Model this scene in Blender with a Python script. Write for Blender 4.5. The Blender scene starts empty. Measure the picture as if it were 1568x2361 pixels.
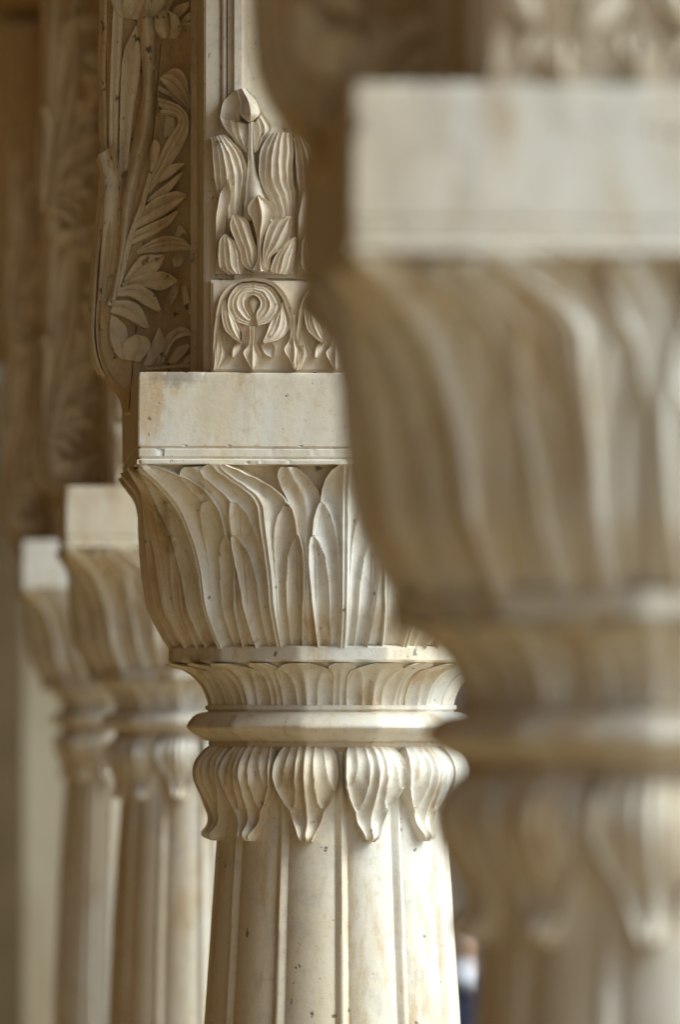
import bpy, bmesh, math, random
import numpy as np
from mathutils import Vector

S = 0.0005            # metres per carving unit (the columns are measured in half millimetres)
EYE = 1.70            # height of the lens above the pavilion floor
FPX = 13067.0
R = math.radians
random.seed(4); rng = np.random.default_rng(7)
scene = bpy.context.scene
COL = scene.collection

# ------------------------------------------------------------------ camera, sky, sun, exposure
cam_d = bpy.data.cameras.new("camera"); cam = bpy.data.objects.new("camera", cam_d); COL.objects.link(cam)
cam.location = (0, 0, EYE); cam.rotation_euler = (R(90), 0, 0)
cam_d.sensor_fit = 'HORIZONTAL'; cam_d.sensor_width = 24.0; cam_d.lens = 200.0
cam_d.shift_y = 464.5 / 1568.0
cam_d.clip_start = 0.1; cam_d.clip_end = 3000
cam_d.dof.use_dof = True; cam_d.dof.focus_distance = 6.34; cam_d.dof.aperture_fstop = 5.8
scene.camera = cam

SUN_AZ, SUN_EL = 73.0, 44.0        # azimuth from the camera side round towards the courtyard on the right
sx, sy, sz = math.sin(R(SUN_AZ)) * math.cos(R(SUN_EL)), -math.cos(R(SUN_AZ)) * math.cos(R(SUN_EL)), math.sin(R(SUN_EL))
world = bpy.data.worlds.new("World"); scene.world = world; world.use_nodes = True
wn = world.node_tree.nodes; wl = world.node_tree.links
sky_t = wn.new("ShaderNodeTexSky"); sky_t.sky_type = 'NISHITA'; sky_t.sun_disc = False
sky_t.sun_elevation = R(SUN_EL); sky_t.sun_rotation = math.atan2(sx, sy)
sky_t.air_density = 1.0; sky_t.dust_density = 1.0; sky_t.ozone_density = 1.0
bg = wn["Background"]; wl.new(sky_t.outputs[0], bg.inputs[0]); bg.inputs[1].default_value = 0.105
sun_d = bpy.data.lights.new("sun", 'SUN'); sun_d.energy = 2.5; sun_d.angle = R(44); sun_d.color = (0.90, 1.0, 0.97)
sun = bpy.data.objects.new("sun", sun_d); COL.objects.link(sun)
sun.rotation_euler = Vector((-sx, -sy, -sz)).to_track_quat('-Z', 'Y').to_euler()
scene.view_settings.view_transform = 'Standard'; scene.view_settings.look = 'None'
scene.view_settings.exposure = 0.90; scene.view_settings.gamma = 1.0
scene.cycles.max_bounces = 8; scene.cycles.diffuse_bounces = 5; scene.cycles.glossy_bounces = 3

# ------------------------------------------------------------------ helpers
def nz(nodes, links, scale, detail=4, rough=0.55, stretch=(1, 1, 1), vec=None):
    m = nodes.new("ShaderNodeMapping"); m.inputs['Scale'].default_value = stretch; m.inputs['Location'].default_value = (3.1, 1.7, .9)
    links.new(vec, m.inputs[0])
    n = nodes.new("ShaderNodeTexNoise"); n.inputs['Scale'].default_value = scale
    n.inputs['Detail'].default_value = detail; n.inputs['Roughness'].default_value = rough
    links.new(m.outputs[0], n.inputs[0])
    return n.outputs[0]

def ramp(nodes, links, src, lo, hi):
    r = nodes.new("ShaderNodeMapRange"); r.interpolation_type = 'SMOOTHSTEP'
    r.inputs[1].default_value = lo; r.inputs[2].default_value = hi
    links.new(src, r.inputs[0]); return r.outputs[0]

def math_n(nodes, links, op, a, b):
    m = nodes.new("ShaderNodeMath"); m.operation = op
    for i, v in enumerate((a, b)):
        if isinstance(v, (int, float)): m.inputs[i].default_value = v
        else: links.new(v, m.inputs[i])
    return m.outputs[0]

def mix(nodes, links, fac, a, b):
    m = nodes.new("ShaderNodeMix"); m.data_type = 'RGBA'
    if isinstance(fac, (int, float)): m.inputs[0].default_value = fac
    else: links.new(fac, m.inputs[0])
    for i, v in ((6, a), (7, b)):
        if isinstance(v, tuple): m.inputs[i].default_value = (*v, 1)
        else: links.new(v, m.inputs[i])
    return m.outputs[2]

def marble(name, base, cream, ochre, ochre_lo, rough=0.46, sss=0.05, smudges=(), bump=0.4, speck=0.70):
    m = bpy.data.materials.new(name); m.use_nodes = True
    N, L = m.node_tree.nodes, m.node_tree.links
    b = N["Principled BSDF"]
    pos = N.new("ShaderNodeNewGeometry").outputs['Position']
    w1 = ramp(N, L, nz(N, L, 5.0, 6, .62, (1, 1, .4), pos), .36, .66)
    c = mix(N, L, math_n(N, L, 'MULTIPLY', w1, .85), base, cream)
    c = mix(N, L, math_n(N, L, 'MULTIPLY', ramp(N, L, nz(N, L, 19, 5, .65, (1, 1, .2), pos), .48, .74), .7), c, cream)
    oc = ramp(N, L, nz(N, L, 21, 7, .7, (1, 1, .22), pos), ochre_lo - .05, ochre_lo + .12)
    c = mix(N, L, math_n(N, L, 'MULTIPLY', oc, .7), c, ochre)
    # crystalline mottling, dusty freckles, dark specks and pits
    vn = nz(N, L, 3.6, 7, .62, (1, 1, .7), pos); vein = math_n(N, L, 'ABSOLUTE', math_n(N, L, 'SUBTRACT', vn, .5), 0)
    vm = N.new('ShaderNodeMapRange'); vm.inputs[1].default_value = .0; vm.inputs[2].default_value = .02; vm.inputs[3].default_value = .30; vm.inputs[4].default_value = 0; L.new(vein, vm.inputs[0])
    c = mix(N, L, vm.outputs[0], c, (.42, .39, .36))
    gr = ramp(N, L, nz(N, L, 420, 2, .7, (1, 1, 1), pos), .3, .7)
    c = mix(N, L, math_n(N, L, 'MULTIPLY', gr, .16), c, (.98, .97, .95))
    c = mix(N, L, math_n(N, L, 'MULTIPLY', ramp(N, L, nz(N, L, 130, 5, .75, (1, 1, .8), pos), .5, .74), .42), c, ochre)
    sp = ramp(N, L, nz(N, L, 85, 3, .55, (1, 1, .7), pos), speck - .02, speck + .025)
    spm = ramp(N, L, nz(N, L, 13, 2, .5, (1, 1, 1), pos), .40, .56)
    c = mix(N, L, math_n(N, L, 'MULTIPLY', math_n(N, L, 'MULTIPLY', sp, spm), .85), c, (.13, .095, .065))
    for (p, r_, col, k) in smudges:
        d = N.new("ShaderNodeVectorMath"); d.operation = 'SUBTRACT'; L.new(pos, d.inputs[0]); d.inputs[1].default_value = p
        sc = N.new("ShaderNodeVectorMath"); sc.operation = 'MULTIPLY'; L.new(d.outputs[0], sc.inputs[0]); sc.inputs[1].default_value = r_
        ln = N.new("ShaderNodeVectorMath"); ln.operation = 'LENGTH'; L.new(sc.outputs[0], ln.inputs[0])
        e = math_n(N, L, 'ADD', ln.outputs[1], math_n(N, L, 'MULTIPLY', math_n(N, L, 'SUBTRACT', nz(N, L, 90, 5, .7, (1, 1, 1), pos), .5), 2.4))
        inv = N.new("ShaderNodeMapRange"); inv.inputs[1].default_value = .55; inv.inputs[2].default_value = 1.2
        inv.inputs[3].default_value = k; inv.inputs[4].default_value = 0; L.new(e, inv.inputs[0])
        c = mix(N, L, inv.outputs[0], c, col)
    L.new(c, b.inputs['Base Color'])
    rr = N.new("ShaderNodeMapRange"); rr.inputs[3].default_value = rough - .08; rr.inputs[4].default_value = rough + .22
    L.new(nz(N, L, 22, 4, .6, (1, 1, 1), pos), rr.inputs[0]); L.new(rr.outputs[0], b.inputs['Roughness'])
    b.inputs['Subsurface Weight'].default_value = sss; b.inputs['Subsurface Radius'].default_value = (1.0, .6, .35)
    b.inputs['Subsurface Scale'].default_value = .006
    bp = N.new("ShaderNodeBump"); bp.inputs['Strength'].default_value = bump; bp.inputs['Distance'].default_value = .0012
    h = math_n(N, L, 'ADD', nz(N, L, 70, 6, .65, (1, 1, 1), pos), math_n(N, L, 'MULTIPLY', sp, -1.2))
    L.new(h, bp.inputs['Height']); L.new(bp.outputs[0], b.inputs['Normal'])
    return m

def plain(name, col, col2, scale=4, rough=.8, stretch=(1, 1, 1), bump=.2):
    m = bpy.data.materials.new(name); m.use_nodes = True
    N, L = m.node_tree.nodes, m.node_tree.links; b = N["Principled BSDF"]
    pos = N.new("ShaderNodeNewGeometry").outputs['Position']
    n = nz(N, L, scale, 6, .6, stretch, pos)
    L.new(mix(N, L, ramp(N, L, n, .35, .68), col, col2), b.inputs['Base Color']); b.inputs['Roughness'].default_value = rough
    bp = N.new("ShaderNodeBump"); bp.inputs['Strength'].default_value = bump; bp.inputs['Distance'].default_value = .004
    L.new(nz(N, L, scale * 9, 6, .6, (1, 1, 1), pos), bp.inputs['Height']); L.new(bp.outputs[0], b.inputs['Normal'])
    return m

def mesh_from(name, verts, faces, angle=38, smooth=True):
    me = bpy.data.meshes.new(name); me.from_pydata([tuple(v) for v in verts], [], faces); me.update()
    bm = bmesh.new(); bm.from_mesh(me); bmesh.ops.recalc_face_normals(bm, faces=bm.faces); bm.to_mesh(me); bm.free()
    if smooth:
        me.shade_smooth(); me.set_sharp_from_angle(angle=R(angle))
    return me

def wob(P, amp, wl_):
    """small irregular wear so that no edge is ruler straight"""
    out = np.zeros(P.shape[:-1] + (3,))
    g = np.random.default_rng(int(abs(amp * 1000) + wl_))
    for k in range(5):
        d = g.normal(size=3); d /= np.linalg.norm(d); f = 2 * math.pi / (wl_ * (1.6 ** (1 - k) + .25))
        out += g.normal(size=3) * np.sin(f * (P @ d) + g.uniform(0, 6.28))[..., None] * (.8 ** k)
    return P + out * amp * .4

def grid_faces(n, m, closed=False, off=0):
    F = []
    for i in range(n - 1):
        for j in range(m if closed else m - 1):
            a = off + i * m + j; b = off + i * m + (j + 1) % m
            F.append((a, b, b + m, a + m))
    return F

def grid_mesh(name, P, closed=False, angle=38, caps=False):
    n, m = P.shape[:2]
    F = grid_faces(n, m, closed)
    if caps:
        F.append(tuple(range(m))); F.append(tuple((n - 1) * m + j for j in range(m)))
    return mesh_from(name, (P.reshape(-1, 3) * S), F, angle)

def add(name, me, mat, parent=None, rz=0.0):
    o = bpy.data.objects.new(name, me); COL.objects.link(o)
    if not me.materials: me.materials.append(mat)
    if parent: o.parent = parent
    o.rotation_euler.z = R(rz)
    return o

def tag(o, label=None, cat=None, group=None, kind=None):
    for k, v in (('label', label), ('category', cat), ('group', group), ('kind', kind)):
        if v: o[k] = v
    return o

def empty(name, loc, rz=0.0):
    o = bpy.data.objects.new(name, None); COL.objects.link(o); o.location = loc; o.rotation_euler.z = R(rz)
    o.empty_display_size = .1
    return o

def copy_tree(o, parent=None):
    c = o.copy(); COL.objects.link(c)
    if parent: c.parent = parent
    for ch in [x for x in COL.objects if x.parent == o]: copy_tree(ch, c)
    return c

def box(name, x0, x1, y0, y1, z0, z1, mat, parent=None, bevel=0.0):
    bm = bmesh.new(); bmesh.ops.create_cube(bm, size=1)
    for v in bm.verts:
        v.co = ((x0 + x1) / 2 + v.co.x * (x1 - x0), (y0 + y1) / 2 + v.co.y * (y1 - y0), (z0 + z1) / 2 + v.co.z * (z1 - z0))
    if bevel: bmesh.ops.bevel(bm, geom=bm.edges[:], offset=bevel, segments=2, affect='EDGES', profile=.6)
    me = bpy.data.meshes.new(name); bm.to_mesh(me); bm.free()
    return add(name, me, mat, parent)

ss = lambda a, b, x: (lambda q: q * q * (3 - 2 * q))(np.clip((np.asarray(x, float) - a) / (b - a), 0, 1))
def pol(az, r, z):
    a = np.radians(az); return np.stack([r * np.sin(a), -r * np.cos(a), z + 0 * a], -1)

# ------------------------------------------------------------------ the row of columns
ROT = 4.4
ROW = [(.2207, 3.650), (-.0110, 6.5335), (-.2435, 9.690), (-.4810, 12.640)]
MX, MY = ROW[1]

def w_main(x, y, depth):           # a point of the sharp column, for stains
    return ((x - 784) / FPX * depth, depth, EYE + (1645 - y) / FPX * depth)

M_marble = marble("white_marble", (.82, .80, .735), (.75, .62, .41), (.54, .345, .13), .55,
                  smudges=[(w_main(412, 868, 6.30), (36, 5, 84), (.26, .215, .19), .6),
                           (w_main(500, 925, 6.30), (44, 6, 13), (.72, .61, .44), .45),
                           (w_main(368, 1195, 6.25), (120, 4, 40), (.34, .22, .08), .6),
                           (w_main(384, 1245, 6.25), (150, 4, 70), (.34, .22, .08), .6),
                           (w_main(450, 1560, 6.32), (80, 6, 24), (.50, .34, .12), .7)])
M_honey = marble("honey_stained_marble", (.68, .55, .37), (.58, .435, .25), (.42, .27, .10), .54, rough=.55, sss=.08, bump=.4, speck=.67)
M_carved = marble("weathered_marble", (.88, .80, .63), (.80, .67, .45), (.54, .34, .11), .57, rough=.55, sss=.06, bump=.45, speck=.66)
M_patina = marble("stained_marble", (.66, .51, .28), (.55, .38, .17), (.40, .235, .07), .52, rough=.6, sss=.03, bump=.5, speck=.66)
M_panel = marble("pinkish_marble", (.78, .70, .57), (.70, .56, .39), (.50, .335, .17), .60, rough=.5, sss=.10, bump=.35, speck=.69)

AB = 464.0
Z_AB0, Z_AB1 = 553.0, 759.0

# ---- generic carved leaf lying on a curved surface
def surf_leaf(name, surf, T, azc, W, H, ns=101, skirt=24.0, wear=1.3):
    T = np.asarray(T, float); s = np.linspace(-1, 1, ns)
    Wt = np.asarray(W(T)); C = np.asarray(azc(T))
    w = s[None, :] * Wt[:, None]; az = C[:, None] + w; tt = np.repeat(T[:, None], ns, 1)
    r, z = surf(az, tt)
    P = pol(az, r + H(w, tt, Wt[:, None]), z)
    P = wob(P, wear, 55)
    edge = lambda c: pol(az[:, [c]], r[:, [c]] - skirt, z[:, [c]])
    P = np.concatenate([edge(0), P, edge(-1)], 1)
    azf = np.concatenate([az[:, :1], az, az[:, -1:]], 1); rf = np.concatenate([r[:, :1], r, r[:, -1:]], 1); zf = np.concatenate([z[:, :1], z, z[:, -1:]], 1)
    tip = pol(azf[-1:], rf[-1:] - skirt, zf[-1:]); bot = pol(azf[:1], rf[:1] - skirt, zf[:1])
    return grid_mesh(name, np.concatenate([bot, P, tip], 0), angle=42)

def scoops(w, bounds, depth, wref, mid=4.0):
    """concave flutes between sharp ridges; first bound = half width of the midrib bead"""
    a = np.abs(w); h = np.zeros_like(w)
    m = bounds[0] + 0 * w
    h = np.where(a < m, mid * (1 - (a / m) ** 2) - 1.0, h)
    for lo, hi in zip(bounds[:-1], bounds[1:]):
        lo = lo + 0 * w; hi = hi + 0 * w; wd = np.maximum(hi - lo, 1e-3)
        q = np.clip((a - lo) / wd, 0, 1)
        h = np.where((a >= lo) & (a <= hi), -depth * np.minimum(1, wd / wref) * (1 - np.abs(2 * q - 1) ** 2.2), h)
    return h

# ---- bell: round at the foot, square under the abacus
TA = np.array([0, .05, .22, .40, .58, .82, .93, 1.0]); RA = np.array([350, 368, 405, 415, 418, 421, 428, 440.])
TC = np.array([0, .10, .23, .40, .55, .70, .80, .90, 1.0]); RC = np.array([352, 378, 396, 414, 433, 468, 504, 556, 626.])
def smooth_interp(x, xp, fp):
    x = np.asarray(x, float); k = .03
    return (np.interp(x - k, xp, fp) + 2 * np.interp(x, xp, fp) + np.interp(x + k, xp, fp)) / 4
def bell(az, t):
    a = smooth_interp(t, TA, RA); c = smooth_interp(t, TC, RC)
    ratio = np.clip(c / a, 1.0, 1.395); p = 1 / (0.5 - np.log2(ratio)); p = np.clip(p, 2, 60)
    d = np.radians(az); co, si = np.abs(np.cos(d)), np.abs(np.sin(d))
    mx = np.maximum(co, si); mn = np.minimum(co, si)
    r = a / (mx * (1 + (mn / mx) ** p) ** (1 / p))
    return r, 147 + t * (Z_AB0 + 1 - 147)

def bell_W(t):
    return np.interp(t, [0, .2, .45, .55, .60, .622, .64, .70, .76, .785, .80, .815, .86, .92, .965, 1.0],
                     [8.6, 9.6, 10.7, 10.6, 10.1, 9.5, 9.45, 9.1, 8.2, 7.6, 7.1, 7.05, 6.7, 5.6, 3.9, 1.4])
def bell_H(kind, sgn=1):
    def H(w, t, W):
        a = np.abs(w)
        b1 = np.interp(t, [0, .35, .5, .58, .622], [4.2, 4.7, 5.9, 7.8, 9.6]); b1 = np.where(t > .622, 99, b1)
        b2 = np.interp(t, [0, .40, .55, .66, .73, .78, .80], [1.45, 1.6, 2.1, 3.1, 4.3, 5.9, 7.2]); b2 = np.where(t > .80, 99, b2)
        b1 = np.minimum(b1, W); b2 = np.minimum(b2, b1)
        m = np.minimum(1.25 + 0 * w, W * .5)
        h = scoops(w, [m, b2, b1, W + 1e-4], 16.0, 3.4, mid=0)
        h = h - 4.5 * np.exp(-((a - b1) / 1.1) ** 2) * (b1 < W - .4) - 3.0 * np.exp(-((a - b2) / .8) ** 2) * (b2 < W - .4)
        k = 1.9 if kind == 'A' else 1.0
        h = h + k * (6.0 * np.exp(-((a - .68) / .42) ** 2)) * ss(1.0, .93, t)       # twin bead of the midrib
        h = h + (8.0 if kind == 'A' else 0) * np.exp(-(a / 1.5) ** 2)
        h = h + 6.5 * np.exp(-((a - W + .3) / .5) ** 2)                              # raised rim
        h = h + 15 + 4 * ss(.1, .6, t) - 4.0 * (a / W) ** 2 * ss(.0, .3, t)
        return h + (14 if kind == 'A' else 27) * ss(.80, 1.0, t) ** 1.6
    return H
T_bell = np.concatenate([np.linspace(0, .55, 34), np.linspace(.555, .86, 84), np.linspace(.865, .995, 24)])
me_leaf = {}
me_leaf['C'] = surf_leaf("bell_leaf", bell, T_bell, lambda t: 0 * t, bell_W, bell_H('C'))
me_leaf['A'] = surf_leaf("bell_leaf", bell, T_bell, lambda t: 45 + 0 * t, lambda t: np.interp(t, [0, .2, .45, .58, .622, .65, .74, .80, .87, .92, .96, 1.0], [8.9, 9.8, 10.9, 10.9, 10.2, 10.5, 10.5, 10.0, 8.8, 6.6, 3.8, 1.4]), bell_H('A'))
for sg, nm in ((-1, 'BL'), (1, 'BR')):
    me_leaf[nm] = surf_leaf("bell_leaf", bell, T_bell, lambda t, sg=sg: sg * (22.4 + 1.0 * ss(.3, .7, t) + 8.0 * ss(.74, 1.0, t) ** 1.3), bell_W, bell_H('B'))
def back_H(w, t, W):
    return scoops(w, [np.minimum(.7 + 0 * w, W * .4), W + 1e-4], 7, 3.0, mid=3) + 5 + 24 * ss(.78, 1, t) ** 1.4
T_back = np.concatenate([np.linspace(.02, .7, 14), np.linspace(.72, .985, 28)])
for sg in (-1, 1):
    for a0 in (11.4, 33.9):
        me_leaf[('k', sg, a0)] = surf_leaf("back_leaf", bell, T_back, lambda t, sg=sg, a0=a0: sg * (a0 + (4.2 if a0 < 20 else 2.5) * ss(.72, 1, t) ** 1.4),
                                           lambda t: np.interp(t, [0, .6, .75, .86, .93, .97, 1], [2.6, 2.9, 4.6, 5.0, 4.0, 2.6, .8]), back_H, ns=25)
az_d = np.linspace(-180, 180, 240, endpoint=False)
tt_ = np.linspace(-.01, 1, 50)
AZ, TT = np.meshgrid(az_d, tt_)
rr_, zz_ = bell(AZ, TT)
me_bell = grid_mesh("bell", pol(AZ, rr_ - 9, zz_), closed=True, caps=True)

# ---- twelve-sided rings
def poly12(az, Rv, off=15.0, rnd=.9975):
    d = (az - off) % 30.0 - 15.0 + 0
    d = ((az - off + 15) % 30.0) - 15.0          # distance from nearest corner
    f = 15 - np.abs(d)
    r = Rv * math.cos(R(15)) / np.cos(np.radians(f))
    return np.minimum(r, Rv * rnd)
az12 = np.concatenate([15 + 30 * k + np.array([-15, -9, -4, -2.2, -1.0, 0, 1.0, 2.2, 4, 9]) for k in range(12)])
def ring_mesh(name, prof, wear=.7, angle=24, rnd=.9975):
    rows = []
    for (y, r) in prof:
        rad = poly12(az12, r * 1.02, rnd=rnd)
        rows.append(pol(az12, rad, (1645 - y) * (1 - r / FPX)))
    P = wob(np.array(rows), wear, 70)
    return grid_mesh(name, P, closed=True, angle=angle, caps=True)
me_slab = ring_mesh("slab_ring", [(1483, 330), (1487, 364), (1489.5, 372), (1492, 374.5), (1505, 375), (1520, 374.5), (1523.5, 372), (1526, 366), (1529, 350), (1531, 320)])
me_fillet = ring_mesh("fillet_band", [(1620, 262), (1624.5, 272), (1625.5, 288), (1627, 289.5), (1634, 290), (1636, 288.5), (1637, 283.5), (1641, 283), (1643, 270)])
me_torus = ring_mesh("torus_band", [(1638, 270), (1640.5, 285), (1642.5, 298), (1647, 311), (1654, 320), (1663, 327.5), (1669, 331.2), (1674, 332.8), (1678, 332.2), (1682, 329.3),
                                    (1688, 323.5), (1697, 310), (1703, 299), (1707, 290), (1709.5, 281), (1711, 262)], angle=12, rnd=.996)
me_neck = ring_mesh("neck_band", [(1706, 262), (1709, 281), (1716, 282), (1721, 280), (1726, 272), (1731, 264)])

# ---- cavetto with upright leaves
CY = [1624, 1610, 1595, 1580, 1565, 1552, 1542, 1535, 1529]; CR = [276, 279, 285, 293, 305, 320, 336, 350, 364]
def cav(az, t):
    y = 1625 - t * 97
    r = np.interp(y, CY[::-1], CR[::-1]); rp = poly12(az, r * 1.02)
    return rp, (1645 - y) * (1 - r / FPX)
A3, T3 = np.meshgrid(az12, np.linspace(-.02, 1.0, 22)); r3, z3 = cav(A3, T3)
me_cav = grid_mesh("cavetto", pol(A3, r3 - 7, z3), closed=True, caps=True)
def cavH(w, t, W):
    b = np.interp(t, [0, .5, .75, .85], [4.6, 5.2, 7.0, 9.0]); b = np.minimum(b, W)
    return scoops(w, [np.minimum(.9 + 1.4 * ss(.75, 1, t), W * .6), b, W + 1e-4], 8.0, 4.5, mid=3) + 5.5 + 15 * ss(.84, .97, t)
T_cav = np.concatenate([np.linspace(0, .7, 16), np.linspace(.73, .995, 16)])
me_leaf['cav'] = surf_leaf("upright_leaf", cav, T_cav, lambda t: 15 + 0 * t, lambda t: np.interp(t, [0, .4, .7, .82, .9, .96, 1], [11.8, 12.1, 12.1, 11.2, 8.4, 5.4, 2.6]), cavH, ns=41, skirt=14, wear=.7)
me_leaf['cavk'] = surf_leaf("back_leaf", cav, T_cav, lambda t: 0 * t, lambda t: np.interp(t, [0, .5, .8, .93, 1], [2.9, 3.4, 5.0, 5.0, 2.4]),
                            lambda w, t, W: scoops(w, [.6 + 0 * w, W + 1e-4], 4, 3, mid=3) + 3 + 20 * ss(.84, .98, t), ns=21, skirt=12, wear=.7)

# ---- drooping leaves round the neck
DP = np.array([(1716, 277), (1724, 288), (1738, 302), (1755, 313), (1774, 320), (1792, 320), (1812, 314), (1835, 303), (1858, 291), (1876, 282), (1892, 279),
               (1904, 281), (1914, 287), (1924, 294), (1932, 295), (1938, 289), (1941, 278)], float)
dl = np.concatenate([[0], np.cumsum(np.hypot(*np.diff(DP, axis=0).T))]); dl /= dl[-1]
def droop(az, t):
    y = smooth_interp(t, dl, DP[:, 0]); r = smooth_interp(t, dl, DP[:, 1])
    return r, (1645 - y) * (1 - r / FPX)
def droopW(t):
    y = smooth_interp(t, dl, DP[:, 0])
    w = np.interp(y, [1716, 1735, 1760, 1790, 1815, 1835, 1855, 1866, 1871, 1880, 1895, 1910, 1922, 1935, 1941],
                  [11.2, 12.8, 13.7, 13.9, 13.2, 11.8, 9.9, 8.4, 7.7, 7.5, 6.4, 5.0, 3.9, 2.8, 1.2])
    return np.where(t > .97, 2.6 - (t - .97) * 40, w)
def droopH(w, t, W):
    b1 = np.interp(t, [0, .3, .46, .58, .645], [3.6, 3.8, 4.1, 5.0, 6.7]); b1 = np.where(t > .645, 99, b1); b1 = np.minimum(b1, W)
    b2 = np.interp(t, [0, .22, .36, .46], [7.6, 8.3, 9.8, 12.5]); b2 = np.where(t > .46, 99, b2); b2 = np.minimum(b2, W)
    h = scoops(w, [np.minimum(.75 + 0 * w, W * .4), b1, b2, W + 1e-4], 7.5, 3.4, mid=4.0) * (1 - .6 * ss(.86, .98, t))
    h = h - 3.0 * np.exp(-((np.abs(w) - b2) / .9) ** 2) * (b2 < W - .4) + 6 * np.exp(-(w / 1.2) ** 2) * ss(.75, .9, t)
    return h - 12 * (np.abs(w) / 13.5) ** 2 + 3 - 2 * ss(.9, 1, t) + 5 * np.exp(-((np.abs(w) / W - 1) / .12) ** 2) * ss(.05, .2, t)
T_dr = np.concatenate([np.linspace(0, .45, 26), np.linspace(.465, .75, 26), np.linspace(.765, 1, 18)])
me_leaf['droop'] = surf_leaf("drooping_leaf", droop, T_dr, lambda t: 15 + 0 * t, droopW, droopH, ns=53, skirt=46, wear=1.0)
me_leaf['droop2'] = surf_leaf("drooping_leaf", droop, T_dr, lambda t: 15 + .8 * np.sin(5 * t), lambda t: droopW(t) * .97, droopH, ns=53, skirt=46, wear=1.7)

# ---- fluted shaft
daz = np.array([0, .9, 1.7, 2.3, 2.8, 3.2, 3.7, 4.6, 6, 8, 10, 12.5, 15])
azs = np.concatenate([30 * k + np.concatenate([-daz[:0:-1], daz[:-1]]) for k in range(12)])
azs = azs[np.argsort(azs)]; azs = np.unique(np.round(azs, 4))
def shaft_r(az, Rr):
    d = np.abs(((az + 15) % 30) - 15)
    panel = -7.5 + 13.5 * np.sqrt(np.clip((d - 2.6) / 12.4, 0, 1) * (2 - np.clip((d - 2.6) / 12.4, 0, 1)))
    rib = 9.5 - 4.0 * np.sqrt(d * d + .30)
    return Rr + np.maximum(rib, panel)
SZ = np.concatenate([[1700], np.linspace(1720, 2400, 40), np.linspace(2450, 4800, 24)])
SR = np.interp(SZ, [1700, 1930, 2361, 2900, 4200, 4800], [252, 260, 289, 311, 334, 338])
Psh = []
for y, r0 in zip(SZ, SR):
    Psh.append(pol(azs, shaft_r(azs, r0), (1645 - y)))
Psh = wob(np.array(Psh), 1.0, 240) + np.array([5.0, 0, 0])
me_shaft = grid_mesh("shaft", Psh, closed=True, angle=50, caps=True)

def square_mesh(name, prof, angle=20, bev=4.0, sub=24, wear=.8, chips=()):
    rows = []
    for h, z in prof:
        b = bev; pts = []
        for k in range(4):
            a = k * 90
            e = np.concatenate([[-h + b * .3], np.linspace(-h + b, h - b, sub), [h - b * .3]])
            loc = np.stack([e, -np.full_like(e, h), np.full_like(e, z)], -1)
            loc[0, 1] += b * .3; loc[-1, 1] += b * .3
            c, s_ = math.cos(R(a)), math.sin(R(a))
            pts.append(np.stack([loc[:, 0] * c - loc[:, 1] * s_, loc[:, 0] * s_ + loc[:, 1] * c, loc[:, 2]], -1))
        rows.append(np.concatenate(pts))
    P = np.array(rows)
    if chips:
        u = np.linspace(0, 2 * math.pi, P.shape[1], endpoint=False); g = np.random.default_rng(11)
        for i_ in chips:
            n_ = sum(np.sin(u * f + g.uniform(0, 6.28)) for f in g.uniform(25, 210, 7)) / 2.0
            c = np.clip(n_ - 1.25, 0, 1.4)
            P[i_, :, :2] *= (1 - .010 * c)[:, None]; P[i_, :, 2] += (c * (-2.5 if i_ < 4 else 2.5))
    P = wob(P, wear, 90)
    return grid_mesh(name, P, closed=True, angle=angle, caps=True)
me_abacus = square_mesh("abacus", [(458, 757.5), (462, 755), (463, 750), (463, 738), (463, 700), (463, 640), (463, 606), (463, 597), (463, 594), (461.5, 592.2), (458.5, 591), (458.5, 588.5), (461.5, 587.4), (463, 586),
                                   (463, 571), (461.5, 569), (459, 567.5), (459, 565.5), (465, 563.5), (466.5, 562), (466.5, 554.5), (465, 552.8), (440, 551.5)], sub=150, wear=1.3, chips=(0, 1, 8, 13, 19, 20, 21))
me_base1 = square_mesh("plinth", [(430, -EYE / S + 360), (440, -EYE / S + 352), (440, -EYE / S + 2)], bev=6)

col0 = empty("marble_column", (0, 0, 0), ROT)
add("shaft", me_shaft, M_marble, col0)
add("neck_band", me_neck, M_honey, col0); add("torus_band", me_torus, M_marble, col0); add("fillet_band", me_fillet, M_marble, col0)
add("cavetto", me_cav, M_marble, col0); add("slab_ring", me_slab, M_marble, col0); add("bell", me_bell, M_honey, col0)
add("abacus", me_abacus, M_marble, col0); add("plinth", me_base1, M_marble, col0)
for k in range(12):
    add("drooping_leaf", me_leaf['droop2' if k in (0, 4, 7, 10) else 'droop'], M_marble, col0, 30 * k)
    add("upright_leaf", me_leaf['cav'], M_marble, col0, 30 * k); add("back_leaf", me_leaf['cavk'], M_marble, col0, 30 * k)
for k in range(4):
    for nm in ('A', 'BL', 'BR', 'C'): add("bell_leaf", me_leaf[nm], M_marble, col0, 90 * k)
    for sg in (-1, 1):
        for a0 in (11.4, 33.9): add("back_leaf", me_leaf[('k', sg, a0)], M_marble, col0, 90 * k)

# ------------------------------------------------------------------ bracket block on the abacus
cR, sR = math.cos(R(ROT)), math.sin(R(ROT))
def lift(x, y, yl):                      # traced outline point -> bracket-local (x, z) on the plane set back by yl
    k = (x - 784) / FPX
    lx = (k * (FPX + yl * cR) + 22 + yl * sR) / (cR - k * sR)
    Y = FPX + lx * sR + yl * cR
    return lx, (1645 - y) / FPX * Y
def z1(p): return (219.6 + p[0] * .3801, p[1] * .3801)
def z2(p): return (219.6 + p[0] * .3801, 439 + p[1] * .3801)

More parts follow.
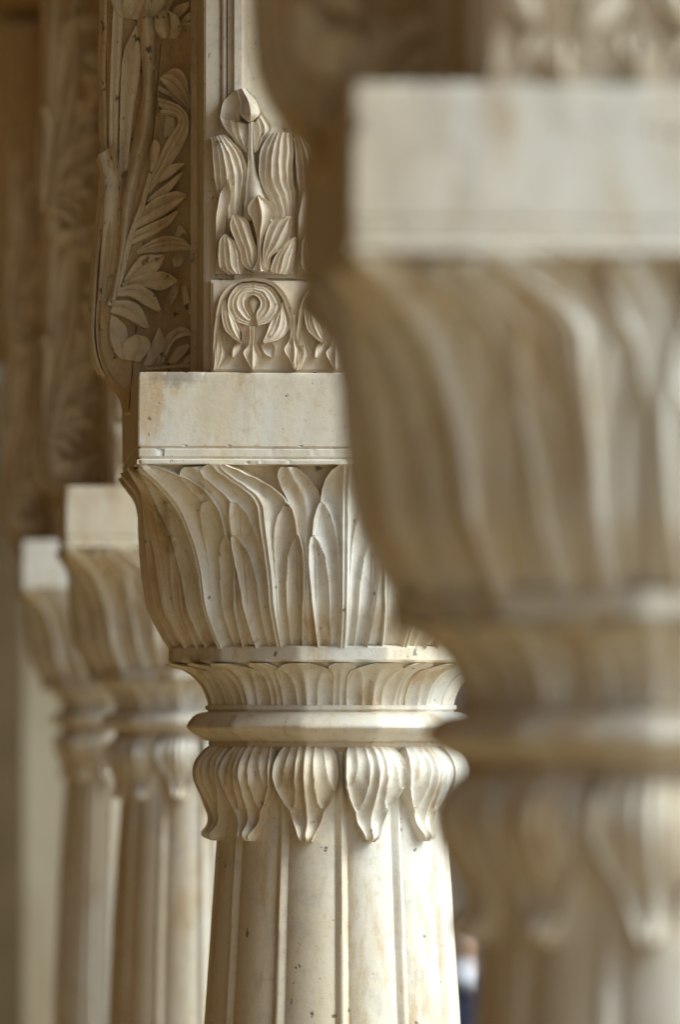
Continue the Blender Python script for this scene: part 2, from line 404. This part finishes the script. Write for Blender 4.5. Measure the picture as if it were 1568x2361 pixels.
def catmull(P, n):
    P = np.asarray(P, float)
    if len(P) == 2: P = np.array([P[0], (P[0] + P[1]) / 2, P[1]])
    Q = np.vstack([2 * P[0] - P[1], P, 2 * P[-1] - P[-2]]); out = []
    u = np.linspace(0, len(P) - 1 - 1e-6, n)
    for x in u:
        i = int(x); f = x - i; p0, p1, p2, p3 = Q[i], Q[i + 1], Q[i + 2], Q[i + 3]
        out.append(.5 * ((2 * p1) + (-p0 + p2) * f + (2 * p0 - 5 * p1 + 4 * p2 - p3) * f * f + (-p0 + 3 * p1 - 3 * p2 + p3) * f ** 3))
    return np.array(out)

def strip_leaf(name, spine, widths, yl, h0=8, h1=22, n_sc=1, depth=5, convex=False, mid=3.0, n=26, ns=None, dx=0, dy=0, mirror=None, skirt=14, wear=.9, bend=0.0, roundtip=True):
    """leaf carved in relief: spine in traced coordinates, half widths along it, flutes across it, standing proud of the plane yl"""
    pts = np.array([lift(p[0] + dx, p[1] + dy, yl) for p in spine])
    if mirror is not None: pts[:, 0] = 2 * mirror - pts[:, 0]
    ns = ns or (9 + 8 * n_sc)
    C = catmull(pts, n); tg = np.gradient(C, axis=0); tg /= np.linalg.norm(tg, axis=1)[:, None] + 1e-9
    nr = np.stack([-tg[:, 1], tg[:, 0]], -1)
    t = np.linspace(0, 1, n); W = np.interp(t, np.linspace(0, 1, len(widths)), widths)
    W = (W + np.roll(W, 1) + np.roll(W, -1)) / 3; W[0] = widths[0]; W[-1] = widths[-1]
    if roundtip: W = W * np.sqrt(np.clip(1 - ((t - .86) / .145).clip(0, 1) ** 2, .02, 1))
    s = np.linspace(-1, 1, ns); w = s[None] * W[:, None]
    base = (h0 + (h1 - h0) * ss(0, .8, t))[:, None] + 0 * w
    if convex: h = base * np.sqrt(np.clip(1.05 - s[None] ** 2, 0, 1))
    else:
        bnd = [np.minimum(W * .13, 6)[:, None]] + [(W * (.13 + .87 * (k + 1) / n_sc))[:, None] + (1e-4 if k == n_sc - 1 else 0) for k in range(n_sc)]
        h = base + scoops(w, bnd, depth, 9.0, mid) - 3.0 * s[None] ** 2
    h = h - bend * (t[:, None] - .5) ** 2 * 4
    X = C[:, :1] + nr[:, :1] * w; Z = C[:, 1:] + nr[:, 1:] * w
    P = wob(np.stack([X, yl - h, Z], -1), wear, 48)
    E = lambda q: np.stack([q[..., 0], np.full(q.shape[:-1], yl + skirt), q[..., 2]], -1)
    P = np.concatenate([E(P[:, :1]), P, E(P[:, -1:])], 1)
    P = np.concatenate([E(P[:1]), P, E(P[-1:])], 0)
    return grid_mesh(name, P, angle=45)

WY = -70.0            # front face of the carved wing (towards the lens), bracket-local
PY = -446.0           # front of the carved panel
ZTOP = 3080.0
br0 = empty("carved_bracket", (0, 0, 0), ROT)

def extrude(name, poly, y0, y1, bev=4.0):
    bm = bmesh.new()
    vs = [bm.verts.new((p[0] * S, y0 * S, p[1] * S)) for p in poly]; f = bm.faces.new(vs)
    ex = bmesh.ops.extrude_face_region(bm, geom=[f])
    for v in [g for g in ex['geom'] if isinstance(g, bmesh.types.BMVert)]: v.co.y = y1 * S
    bmesh.ops.recalc_face_normals(bm, faces=bm.faces)
    if bev: bmesh.ops.bevel(bm, geom=[e for e in bm.edges if abs(e.verts[0].co.y - e.verts[1].co.y) < 1e-7], offset=bev * S, segments=2, affect='EDGES')
    me = bpy.data.meshes.new(name); bm.to_mesh(me); bm.free(); me.shade_smooth(); me.set_sharp_from_angle(angle=R(35))
    return me

# wing silhouette, from the foot upwards along its left edge
SIL = [(300, 950), (290, 946), (283, 915), (266, 890), (247, 868), (233, 838), (224, 800), (221, 740), (226, 660), (233, 560), (243, 470), (250, 380), (247, 250), (246, 120),
       (250, 0), (247, -90), (236, -180), (228, -300), (240, -420), (247, -560), (244, -700), (238, -900), (242, -1200), (240, -1440)]
left = [lift(x, y, WY) for x, y in SIL]
poly = [(p[0], min(p[1], ZTOP)) for p in catmull(left, 90)] + [(-250, ZTOP), (-250, 600)]
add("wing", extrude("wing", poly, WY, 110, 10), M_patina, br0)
# plain margin strip of the wing and the post with its frame mouldings
def vstrip(name, xa, xb, yl, y_back, mat, ya=857, zt=ZTOP, bev=4):
    a = lift(xa, ya, yl)[0]; b = lift(xb, ya, yl)[0]; zb = 760.5
    return add(name, extrude(name, [(a, zb), (b, zb), (b, zt), (a, zt)], yl, y_back, bev), mat, br0)
vstrip("margin_strip", 440, 466, WY - 26, WY + 8, M_carved, bev=5)
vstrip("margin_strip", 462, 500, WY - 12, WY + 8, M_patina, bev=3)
xl = lift(470, 858, -404)[0]; half = -xl
add("post", extrude("post", [(xl, 760.5), (half, 760.5), (half, ZTOP), (xl, ZTOP)], -396, 396, 6), M_carved, br0)
for xa, xb, yl, bev in ((470.5, 508, -408, 4), (512, 522, -414, 3), (526, 572, -426, 14), (952, 996, -426, 14), (1003, 1013, -414, 3), (1018, 1056, -408, 4)):
    vstrip("frame_moulding", xa, xb, yl, -392, M_panel, ya=300, bev=bev)
# carved panel: a low register under a tall one
pl = lift(487, 858, PY)[0]
add("panel", extrude("panel", [(pl, 760.5), (-pl, 760.5), (-pl, lift(600, 650, PY)[1]), (pl, lift(600, 646, PY)[1])], PY + 6, -390, 5), M_panel, br0)
tall = [(487, 642), (489, 560), (491, 470), (487, 400), (485, 330), (492, 305), (512, 285), (520, 262), (528, 246), (560, 244), (590, 262), (620, 285), (648, 298), (672, 312), (682, 330),
        (680, 420), (684, 560), (684, 642)]
tall_p = [lift(x, y, PY + 30) for x, y in tall]
me_tall = extrude("tall_leaf", tall_p, PY + 26, -390, 9)
PITCH = 500 * .3801
for k in range(3): 
    o = add("tall_leaf_ground", me_tall, M_panel, br0); o.location.x = k * lift(784 + PITCH, 700, PY)[0] * S - k * lift(784, 700, PY)[0] * S

LV = []               # (name, mesh, dx copies, tiers)
def L2(name, sp, w, yl, conv=z2, **kw):
    w = [q * .3801 for q in w]
    return strip_leaf(name, [conv(p) for p in sp], w, yl, **kw)
panel_leaves = []
PA = lambda me: panel_leaves.append(me)
def z3(p): return (218.9 + p[0] * .3854, p[1] * .3854)
def patch(name, Lp, Rp, yl, h0=8, h1=20, n_fl=2, depth=6, dome=0.0, rim=3.0, n=30, ridge=0.0, skirt=16, wear=1.1, peak=None, prof=None):
    """carved lobe between two traced edges; flutes run along it from root to tip and follow both edges"""
    Lc = catmull([lift(*z3(p), yl) for p in Lp], n); Rc = catmull([lift(*z3(p), yl) for p in Rp], n)
    ns = 9 + 10 * max(1, n_fl); sv = np.linspace(0, 1, ns); t = np.linspace(0, 1, n)
    C = Lc[:, None] * (1 - sv[None, :, None]) + Rc[:, None] * sv[None, :, None]
    wd = np.linalg.norm(Rc - Lc, axis=1)[:, None]
    h = (h0 + (h1 - h0) * (ss(0, 1, t) if peak is None else np.interp(t, [0, peak, 1], [0, 1, .25])))[:, None] + dome * (1 - (2 * sv - 1) ** 2)[None] * np.minimum(1, wd / 40)
    if prof: h = (np.interp(t, np.linspace(0, 1, len(prof)), prof)[:, None] + dome * (1 - (2 * sv - 1) ** 2)[None] * np.minimum(1, wd / 40))
    if n_fl:
        sw = np.clip(sv[None] + .045 * np.sin(math.pi * sv)[None] * np.sin(5.1 * sv[None] + 3.2 * t[:, None] + n_fl), 0, .9999)
        q = (sw * n_fl) % 1.0; q[:, -1] = 0
        h = h - (depth * (.75 + .35 * np.sin(2.3 + 2.6 * t[:, None] + 4 * np.floor(sw * n_fl))) * (1 - np.abs(2 * q - 1) ** 2.2)) * np.minimum(1, wd / n_fl / 13)
    if ridge: h = h + ridge * np.exp(-((sv - .5) / .09) ** 2)[None] * np.minimum(1, wd / 30)
    h = h + rim * (np.exp(-(sv / .05) ** 2) + np.exp(-((1 - sv) / .05) ** 2))[None]
    P = wob(np.stack([C[..., 0], yl - h, C[..., 1]], -1), wear, 46)
    E = lambda q_: np.stack([q_[..., 0], np.full(q_.shape[:-1], yl + skirt), q_[..., 2]], -1)
    P = np.concatenate([E(P[:, :1]), P, E(P[:, -1:])], 1); P = np.concatenate([E(P[:1]), P, E(P[-1:])], 0)
    return grid_mesh(name, P, angle=48)
TP = PY + 26
# ---- tall register: acanthus leaf with a curled tip
PA(patch("acanthus_lobe", [(1045, 805), (990, 900), (975, 1010), (985, 1100), (1035, 1190), (1075, 1300), (1070, 1560)], [(1168, 800), (1182, 900), (1177, 1010), (1182, 1100), (1197, 1170), (1196, 1300), (1190, 1560)], TP, 26, 14, 5, 10, dome=14, rim=5, n=54, prof=[24, 32, 32, 28, 16, 6, 0, 0]))
PA(patch("acanthus_lobe", [(690, 835), (700, 920), (705, 1010), (715, 1100), (728, 1170), (740, 1300), (750, 1560)], [(775, 812), (855, 900), (900, 1000), (906, 1080), (892, 1200), (880, 1300), (880, 1560)], TP, 26, 14, 5, 10, dome=14, rim=5, n=54, prof=[24, 32, 32, 28, 16, 6, 0, 0]))
PA(patch("acanthus_lobe", [(745, 715), (770, 770), (820, 830), (888, 905)], [(905, 750), (912, 830), (914, 880), (916, 925)], TP, 26, 22, 3, 7, dome=8, rim=4))
PA(patch("acanthus_lobe", [(945, 750), (945, 830), (946, 880), (950, 925)], [(1000, 690), (1050, 775), (1010, 830), (984, 900)], TP, 26, 22, 3, 7, dome=8, rim=4))
PA(patch("midrib", [(914, 745), (913, 900), (906, 1080), (880, 1330)], [(944, 745), (944, 930), (976, 1090), (1060, 1330)], TP, 34, 20, 0, 0, dome=10, rim=3, n=40))
PA(patch("curl_cup", [(840, 548), (772, 610), (746, 700), (752, 760)], [(858, 560), (866, 640), (864, 720), (905, 765)], TP, 24, 16, 1, 20, rim=6))
PA(patch("curled_tip", [(845, 543), (864, 630), (862, 695), (905, 742)], [(905, 543), (945, 600), (978, 690), (932, 748)], TP, 26, 60, 1, 4, dome=20, rim=4, ridge=4))
PA(patch("curl_flank", [(930, 560), (975, 690), (945, 745)], [(948, 580), (1003, 690), (1045, 770)], TP, 20, 18, 1, 6))
PA(patch("side_leaf", [(745, 1165), (722, 1300), (720, 1420), (722, 1560)], [(792, 1078), (810, 1180), (782, 1300), (765, 1480)], TP, 30, 16, 1, 7, rim=6))
# ---- palmette standing in front of it
TQ = PY + 14
PA(patch("palmette_leaf", [(940, 1625), (966, 1560), (964, 1450), (938, 1335), (908, 1285), (915, 1235), (958, 1183)], [(1030, 1632), (996, 1570), (996, 1450), (1042, 1332), (1072, 1282), (1042, 1222), (974, 1180)], TQ, 22, 44, 2, 7, dome=10, rim=4, ridge=8, n=40))
PA(patch("palmette_leaf", [(950, 1640), (884, 1590), (858, 1500), (828, 1430), (804, 1365), (815, 1298)], [(966, 1622), (965, 1570), (962, 1500), (938, 1430), (905, 1332), (835, 1296)], TQ, 14, 34, 3, 8, dome=8, rim=5, n=36))
PA(patch("palmette_leaf", [(1004, 1622), (1003, 1590), (1000, 1520), (1012, 1430), (1052, 1332), (1140, 1305)], [(1030, 1636), (1042, 1600), (1054, 1540), (1122, 1480), (1168, 1385), (1170, 1305)], TQ, 14, 34, 3, 8, dome=8, rim=5, n=36))
PA(patch("palmette_leaf", [(800, 1642), (745, 1600), (738, 1500), (745, 1440), (772, 1405)], [(885, 1640), (892, 1600), (884, 1560), (850, 1472), (785, 1405)], TQ, 10, 24, 4, 7, dome=8, rim=4))
PA(patch("palmette_leaf", [(1056, 1632), (1052, 1600), (1078, 1535), (1130, 1465), (1188, 1428)], [(1150, 1642), (1178, 1610), (1192, 1530), (1198, 1470), (1197, 1430)], TQ, 10, 24, 4, 7, dome=8, rim=4))
# ---- low register
TL = PY + 4
PA(patch("onion_lobe", [(942, 1698), (850, 1715), (800, 1785), (796, 1860), (840, 1925), (912, 1952)], [(946, 1772), (925, 1780), (911, 1802), (913, 1840), (926, 1872), (934, 1900)], TL, 15, 14, 4, 6, dome=5, rim=4, n=40))
PA(patch("onion_lobe", [(948, 1772), (972, 1782), (988, 1808), (986, 1838), (968, 1868), (962, 1900)], [(946, 1698), (1045, 1718), (1100, 1790), (1108, 1855), (1058, 1920), (974, 1955)], TL, 15, 14, 4, 6, dome=5, rim=4, n=40))
PA(patch("seed_drop", [(946, 1786), (926, 1812), (945, 1880)], [(950, 1786), (974, 1812), (949, 1880)], TL, 8, 8, 0, 0, dome=9, rim=0))
PA(patch("onion_band", [(950, 1668), (830, 1690), (752, 1775), (722, 1900), (708, 2050), (703, 2216)], [(950, 1686), (850, 1704), (782, 1775), (750, 1880), (735, 1990), (718, 2216)], TL, 14, 12, 1, 5, dome=3, rim=4, n=50))
PA(patch("onion_band", [(950, 1686), (1040, 1700), (1112, 1770), (1146, 1870), (1164, 1990), (1178, 2150)], [(950, 1668), (1060, 1686), (1140, 1770), (1176, 1880), (1190, 2000), (1190, 2150)], TL, 14, 12, 1, 5, dome=3, rim=4, n=50))
PA(patch("hanging_leaf", [(772, 1782), (756, 1880), (782, 1985), (868, 2064)], [(790, 1820), (850, 1925), (872, 1985), (876, 2058)], TL, 10, 22, 4, 7, dome=8, rim=5))
PA(patch("hanging_leaf", [(1108, 1838), (1050, 1930), (1030, 1985), (1002, 2046)], [(1125, 1800), (1166, 1930), (1122, 2020), (1012, 2058)], TL, 10, 22, 4, 7, dome=8, rim=5))
PA(patch("hanging_leaf", [(922, 1958), (920, 2060), (884, 2112), (910, 2172), (938, 2216)], [(966, 1958), (966, 2060), (994, 2132), (974, 2182), (952, 2216)], TL, 10, 22, 2, 7, dome=6, rim=4, ridge=5))
PA(patch("hanging_leaf", [(866, 2040), (826, 2080), (820, 2142)], [(890, 2052), (878, 2090), (836, 2146)], TL, 8, 17, 1, 6, rim=4))
PA(patch("hanging_leaf", [(985, 2046), (1012, 2110), (1056, 2142)], [(1040, 2046), (1074, 2070), (1070, 2140)], TL, 8, 17, 1, 6, rim=4))
PA(patch("hanging_leaf", [(1182, 1890), (1162, 2030), (1130, 2092), (1160, 2160), (1186, 2214)], [(1200, 1890), (1208, 2040), (1248, 2120), (1216, 2182), (1196, 2214)], TL, 12, 22, 2, 7, dome=6, rim=4, ridge=5))
PA(patch("hanging_leaf", [(722, 1960), (722, 2050), (716, 2130), (712, 2212)], [(738, 1960), (782, 2070), (796, 2120), (746, 2205)], TL, 8, 16, 2, 6, dome=4, rim=4))
stepx = (lift(784 + PITCH, 700, PY)[0] - lift(784, 700, PY)[0]) * S
for me in panel_leaves:
    for k in range(3):
        o = add(me.name.split('.')[0], me, M_panel, br0); o.location.x = k * stepx

wing_leaves = []
WA = lambda me: wing_leaves.append(me)
W0 = WY + 2
WA(patch("stalk", [(90, 1800), (148, 1500), (164, 1200), (214, 900), (268, 650), (284, 480), (268, 300), (250, 150), (266, 106), (300, -60), (315, -190)],
         [(126, 1800), (178, 1500), (232, 1200), (322, 880), (346, 650), (350, 440), (358, 300), (348, 130), (322, 104), (345, -60), (350, -190)], W0, 18, 26, 0, 0, dome=34, rim=0, n=60))
WA(patch("stalk_ring", [(278, 400), (276, 428)], [(362, 400), (360, 428)], W0, 28, 28, 0, 0, dome=34, rim=0, n=8))
WA(patch("blade_leaf", [(140, 1120), (148, 700), (165, 350), (240, 165)], [(200, 1000), (226, 700), (270, 400), (252, 168)], W0, 14, 20, 2, 6, dome=8, rim=3))
WA(patch("blade_leaf", [(84, 1000), (86, 600), (100, 200), (120, -120)], [(138, 1050), (140, 650), (158, 330), (180, -120)], W0, 14, 14, 2, 6, dome=5, rim=3))
WA(patch("bud", [(400, 242), (354, 190), (356, 115), (400, 74)], [(432, 238), (444, 180), (436, 120), (420, 78)], W0, 34, 34, 0, 0, dome=26, rim=0))
WA(patch("bud_hood", [(430, 235), (446, 180), (438, 115), (404, 74)], [(492, 235), (514, 190), (492, 110), (424, 66)], W0, 24, 28, 1, 10, dome=10, rim=6))
for L_, R_, n_f, h0_, h1_ in (
    ([(325, 1040), (332, 900), (345, 848)], [(352, 1030), (388, 900), (362, 845)], 1, 16, 34),
    ([(286, 1180), (400, 900), (458, 800), (492, 742), (470, 704), (374, 696)], [(330, 1160), (474, 960), (545, 830), (552, 720), (492, 645), (374, 598)], 3, 12, 50),
    ([(566, 668), (450, 560), (384, 486)], [(572, 640), (545, 480), (484, 418), (414, 446)], 3, 12, 34),
    ([(560, 700), (470, 600), (372, 552)], [(568, 672), (480, 575), (376, 520)], 1, 8, 20),
    ([(410, 830), (412, 760), (420, 700)], [(470, 800), (480, 740), (470, 705)], 1, 6, 12),
    ([(372, 1085), (436, 1000), (528, 986)], [(384, 1100), (450, 1064), (530, 998)], 1, 16, 34),
    ([(320, 1190), (420, 1108), (524, 1036)], [(305, 1222), (432, 1164), (520, 1052)], 1, 14, 32),
    ([(290, 1250), (370, 1186), (470, 1158), (540, 1176)], [(222, 1390), (345, 1330), (462, 1262), (541, 1192)], 2, 14, 44),
    ([(215, 1400), (370, 1326), (488, 1272)], [(182, 1490), (330, 1424), (442, 1352), (490, 1286)], 2, 14, 38),
    ([(250, 1500), (400, 1416), (520, 1436), (568, 1486)], [(250, 1530), (400, 1512), (524, 1506), (566, 1512)], 3, 10, 26),
    ([(175, 1670), (270, 1546), (408, 1532)], [(178, 1700), (300, 1656), (384, 1612), (411, 1546)], 2, 14, 40),
    ([(160, 1700), (280, 1646), (400, 1632), (486, 1686)], [(170, 1722), (300, 1726), (400, 1744), (482, 1706)], 2, 14, 42),
    ([(150, 1724), (250, 1708), (345, 1760), (390, 1862)], [(124, 1776), (210, 1786), (300, 1836), (376, 1874)], 2, 16, 46),
    ([(118, 1800), (200, 1808), (274, 1850), (320, 1962)], [(90, 1870), (150, 1894), (220, 1934), (302, 1974)], 2, 18, 46),
    ([(94, 1880), (88, 2000), (118, 2110), (160, 2156)], [(130, 1900), (182, 1960), (192, 2040), (170, 2156)], 1, 14, 20),
    ([(164, 2154), (168, 2060), (232, 2012)], [(262, 2172), (328, 2090), (312, 2028), (252, 2010)], 2, 20, 46),
    ([(280, 2196), (336, 2060), (374, 1964)], [(350, 2180), (414, 2060), (388, 1966)], 1, 10, 32),
    ([(360, 2176), (426, 2010), (510, 1962), (578, 1998)], [(410, 2170), (470, 2054), (532, 2022), (578, 2016)], 2, 10, 34),
    ([(430, 2170), (478, 2092), (558, 2062)], [(485, 2176), (544, 2114), (564, 2082)], 1, 10, 26),
    ([(505, 2180), (540, 2140), (575, 2120)], [(550, 2185), (572, 2160), (580, 2130)], 1, 8, 18),
    ([(462, 1700), (440, 1770), (448, 1828)], [(502, 1690), (494, 1760), (456, 1830)], 1, 8, 24),
    ([(516, 1716), (526, 1820), (560, 1884)], [(548, 1716), (564, 1800), (572, 1888)], 1, 8, 22),
    ([(468, 1530), (455, 1560), (470, 1600)], [(512, 1528), (530, 1560), (505, 1602)], 1, 8, 16),
    ([(470, 1420), (500, 1350), (548, 1400)], [(500, 1440), (530, 1400), (560, 1440)], 1, 6, 14),
    ([(300, 2200), (400, 2190), (590, 2180)], [(300, 2214), (400, 2208), (590, 2204)], 0, 12, 12)):
    WA(patch("leaf", L_, R_, W0, h0_, h1_, n_f, 8, dome=9, rim=3.5))
WA(patch("stem", [(70, 1830), (140, 1640), (196, 1420), (262, 1240), (318, 1040)], [(110, 1830), (176, 1640), (226, 1430), (296, 1240), (340, 1050)], W0, 16, 20, 1, 4, dome=10, rim=2, n=40))
WA(patch("hooked_leaf", [(14, 945), (46, 1050), (52, 1200), (34, 1500), (14, 1810)], [(102, 886), (134, 1000), (146, 1120), (112, 1450), (64, 1810)], WY + 30, 64, 34, 1, 26, rim=7, n=40, skirt=60))
for me in wing_leaves:
    for tier in (0, 1):
        if tier and me.name.startswith("broad"): pass
        o = add(me.name.split('.')[0], me, M_carved, br0); o.location.z = tier * 780 * S
# long ribs on the inner edge of the wing (seen edge-on)
for yy, bul in ((-40, 10), (0, 16), (45, 12), (85, 8)):
    pts = catmull([lift(x, y, WY) for x, y in SIL[4:]], 70)
    P = []
    for i, p in enumerate(pts):
        if p[1] > ZTOP: break
        ring = [(p[0] - bul * math.cos(q), yy + 17 * math.sin(q), p[1]) for q in np.linspace(-math.pi / 2, math.pi / 2, 7)]
        P.append(ring)
    add("edge_rib", grid_mesh("edge_rib", wob(np.array(P), 3.0, 160), angle=60), M_carved, br0)

# ------------------------------------------------------------------ place the row
cl = ["out of focus marble column nearest the lens, cut off by the right edge",
      "sharp pale marble column with a leaf capital, in focus mid picture",
      "blurred marble column next behind the sharp one, half hidden by it",
      "blurred marble column with its small capital behind the second column from the sharp one",
      "far blurred column, only a sliver left of the hindmost clear capital",
      "farthest column of the row, almost hidden by the others"]
bl = ["blurred carved bracket above the nearest column at the top right",
      "sharp carved bracket with palmette panel and ochre acanthus wing on the focused column",
      "blurred carved bracket above the column just behind the focused one",
      "dim carved bracket above the second column behind the focused one",
      "dark far bracket above the sliver of the fourth column",
      "darkest far bracket at the end of the row"]
cl[2] = "blurred marble column directly behind the sharp one, at its left"
cl[3] = "more blurred, smaller column left of the one directly behind the sharp column"
for i, (x, y) in enumerate(ROW):
    c = col0 if i == 0 else copy_tree(col0); c.location = (x, y, EYE); tag(c, cl[i], "column", "row of marble columns", "thing")
    b = br0 if i == 0 else copy_tree(br0); b.location = (x, y, EYE); tag(b, bl[i], "bracket", "carved brackets on the columns", "thing")

# ------------------------------------------------------------------ pavilion and courtyard
M_floor = plain("floor_stone", (.25, .15, .050), (.31, .20, .08), 3)
M_inner = plain("ochre_plaster", (.23, .122, .024), (.29, .17, .042), 1.5, stretch=(1, 1, .3))
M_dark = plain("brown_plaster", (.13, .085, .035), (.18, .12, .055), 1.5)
M_pale = plain("pale_plaster", (.48, .42, .30), (.37, .30, .185), 2.0, stretch=(1, 1, .4))
M_court = plain("courtyard_paving", (.25, .18, .095), (.31, .235, .14), 1.0)
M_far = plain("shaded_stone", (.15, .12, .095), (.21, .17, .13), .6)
ca, sa = math.cos(R(ROT)), math.sin(R(ROT))
def row_frame(o): o.location = (MX, MY, 0); o.rotation_euler.z = R(ROT); return o
def st(o): return tag(o, kind='structure')
ZC = EYE + ZTOP * S
st(row_frame(box("floor", -5, .9, -12, 19, -.2, 0, M_floor)))
st(row_frame(box("ceiling", -5, .3, -12, 19, ZC + .012, ZC + .3, M_inner)))
st(row_frame(box("eave", .304, .75, -12, 19, ZC + .05, ZC + .13, M_inner)))
tag(row_frame(box("inner_wall", -5.3, -5.004, -12, 19, .004, ZC, M_inner)), "long ochre inner wall of the pavilion behind the arcade", "wall")
st(box("ground", -400, 400, -300, 700, -1.3, -1.064, M_court))
# end of the arcade
ye = 21.6
px = lambda x, d: (x - 784) / FPX * d
e = empty("end_pier", (px(50, ye), ye, 0)); tag(e, "pale plastered pier at the far end, bright strip at lower left", "pier")
box("shaft_block", 0, .55, 0, .5, .45, ZC, M_pale, e, .012); box("base_block", -.03, .58, -.03, .53, .002, .45, M_pale, e, .015)
tag(box("end_wall", -4.9, px(50, ye) - 1.2, 22.0, 22.4, .004, ZC, M_inner), "dim end wall beside the dark doorway", "wall")
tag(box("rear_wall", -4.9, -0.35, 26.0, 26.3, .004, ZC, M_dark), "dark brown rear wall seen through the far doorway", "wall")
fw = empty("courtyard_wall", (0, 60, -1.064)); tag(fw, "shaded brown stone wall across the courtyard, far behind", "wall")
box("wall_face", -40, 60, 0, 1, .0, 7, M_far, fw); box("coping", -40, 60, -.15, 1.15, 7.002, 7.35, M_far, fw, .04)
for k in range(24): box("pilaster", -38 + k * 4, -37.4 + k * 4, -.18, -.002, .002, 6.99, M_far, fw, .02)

# ------------------------------------------------------------------ visitor far off in the courtyard
M_skin = plain("skin", (.50, .30, .19), (.54, .33, .22), 8, .6); M_hair = plain("black_hair", (.012, .010, .010), (.02, .018, .016), 30, .5)
M_cloth = plain("navy_cloth", (.022, .028, .055), (.03, .038, .07), 20, .9); M_white = plain("white_cloth", (.74, .74, .76), (.66, .66, .69), 20, .9)
def skin_mesh(name, joints, edges, mat, parent, sub=2):
    me = bpy.data.meshes.new(name); me.from_pydata([j[:3] for j in joints], edges, [])
    o = add(name, me, mat, parent)
    sk = o.modifiers.new("skin", 'SKIN')
    for v, j in zip(me.skin_vertices[0].data, joints): v.radius = (j[3], j[4] if len(j) > 4 else j[3])
    me.skin_vertices[0].data[0].use_root = True
    sb = o.modifiers.new("sub", 'SUBSURF'); sb.levels = sub; sb.render_levels = sub
    return o
pd = 30.0
P = empty("person", (px(1082, pd), pd, -1.064), 0); tag(P, "person in navy jacket and white scarf, far off beyond the columns", "person", kind="thing")
J = [(0, 0, .92, .15, .11), (0, 0, 1.12, .13, .10), (0, .01, 1.32, .17, .11), (0, .0, 1.42, .06, .06), (0, -.01, 1.475, .052, .055), (0, -.02, 1.53, .072, .088), (0, -.015, 1.60, .070, .086), (0, -.01, 1.645, .045, .05)]
E = [(i, i + 1) for i in range(7)]
for sgn in (-1, 1):
    n = len(J)
    J += [(sgn * .17, .01, 1.36, .052), (sgn * .215, .02, 1.10, .040), (sgn * .225, -.05, .87, .028), (sgn * .225, -.07, .81, .034, .018)]
    E += [(2, n), (n, n + 1), (n + 1, n + 2), (n + 2, n + 3)]
    for f in range(4):
        m_ = len(J); J += [(sgn * (.220 + .002 * f), -.098 + .018 * f, .765, .0085), (sgn * .216, -.096 + .017 * f, .72 + .006 * abs(f - 1.4), .007)]; E += [(n + 3, m_), (m_, m_ + 1)]
    m_ = len(J); J += [(sgn * .200, -.105, .80, .010), (sgn * .192, -.118, .765, .008)]; E += [(n + 3, m_), (m_, m_ + 1)]
    n = len(J)
    J += [(sgn * .095, 0, .84, .085), (sgn * .10, -.01, .48, .055), (sgn * .105, .02, .09, .038), (sgn * .115, -.10, .035, .035)]
    E += [(0, n), (n, n + 1), (n + 1, n + 2), (n + 2, n + 3)]
skin_mesh("body", J, E, M_skin, P)
skin_mesh("jacket", [(0, 0, .84, .175, .13), (0, 0, 1.10, .155, .122), (0, .01, 1.32, .19, .128), (0, .01, 1.395, .085, .08)] +
          [q for g in (-1, 1) for q in ((g * .178, .01, 1.355, .068), (g * .217, .02, 1.10, .054), (g * .226, -.045, .89, .042))],
          [(0, 1), (1, 2), (2, 3), (2, 4), (4, 5), (5, 6), (2, 7), (7, 8), (8, 9)], M_cloth, P)
skin_mesh("trousers", [(0, 0, .90, .16, .12)] + [q for g in (-1, 1) for q in ((g * .095, 0, .82, .098), (g * .10, -.01, .48, .075), (g * .105, .02, .10, .062))],
          [(0, 1), (1, 2), (2, 3), (0, 4), (4, 5), (5, 6)], M_cloth, P)
skin_mesh("scarf", [(-.05, -.095, 1.36, .05), (0, -.06, 1.425, .085, .06), (.0, .03, 1.43, .085, .07), (.03, -.10, 1.33, .05)], [(0, 1), (1, 2), (1, 3)], M_white, P)
skin_mesh("hair", [(0, .03, 1.50, .060, .045), (0, .035, 1.58, .082, .070), (0, .01, 1.645, .082, .085), (0, -.03, 1.675, .06, .05)], [(0, 1), (1, 2), (2, 3)], M_hair, P)
for g in (-1, 1):
    skin_mesh("shoe", [(g * .106, .05, .05, .05), (g * .112, -.08, .042, .045), (g * .118, -.16, .035, .035)], [(0, 1), (1, 2)], M_hair, P)
    skin_mesh("eye", [(g * .030, -.101, 1.545, .011), (g * .030, -.106, 1.545, .010)], [(0, 1)], M_hair, P, 1)
    skin_mesh("ear", [(g * .076, -.01, 1.555, .012, .02), (g * .080, .0, 1.525, .010, .016)], [(0, 1)], M_skin, P, 1)
skin_mesh("nose", [(0, -.100, 1.55, .010), (0, -.122, 1.515, .014)], [(0, 1)], M_skin, P, 1)
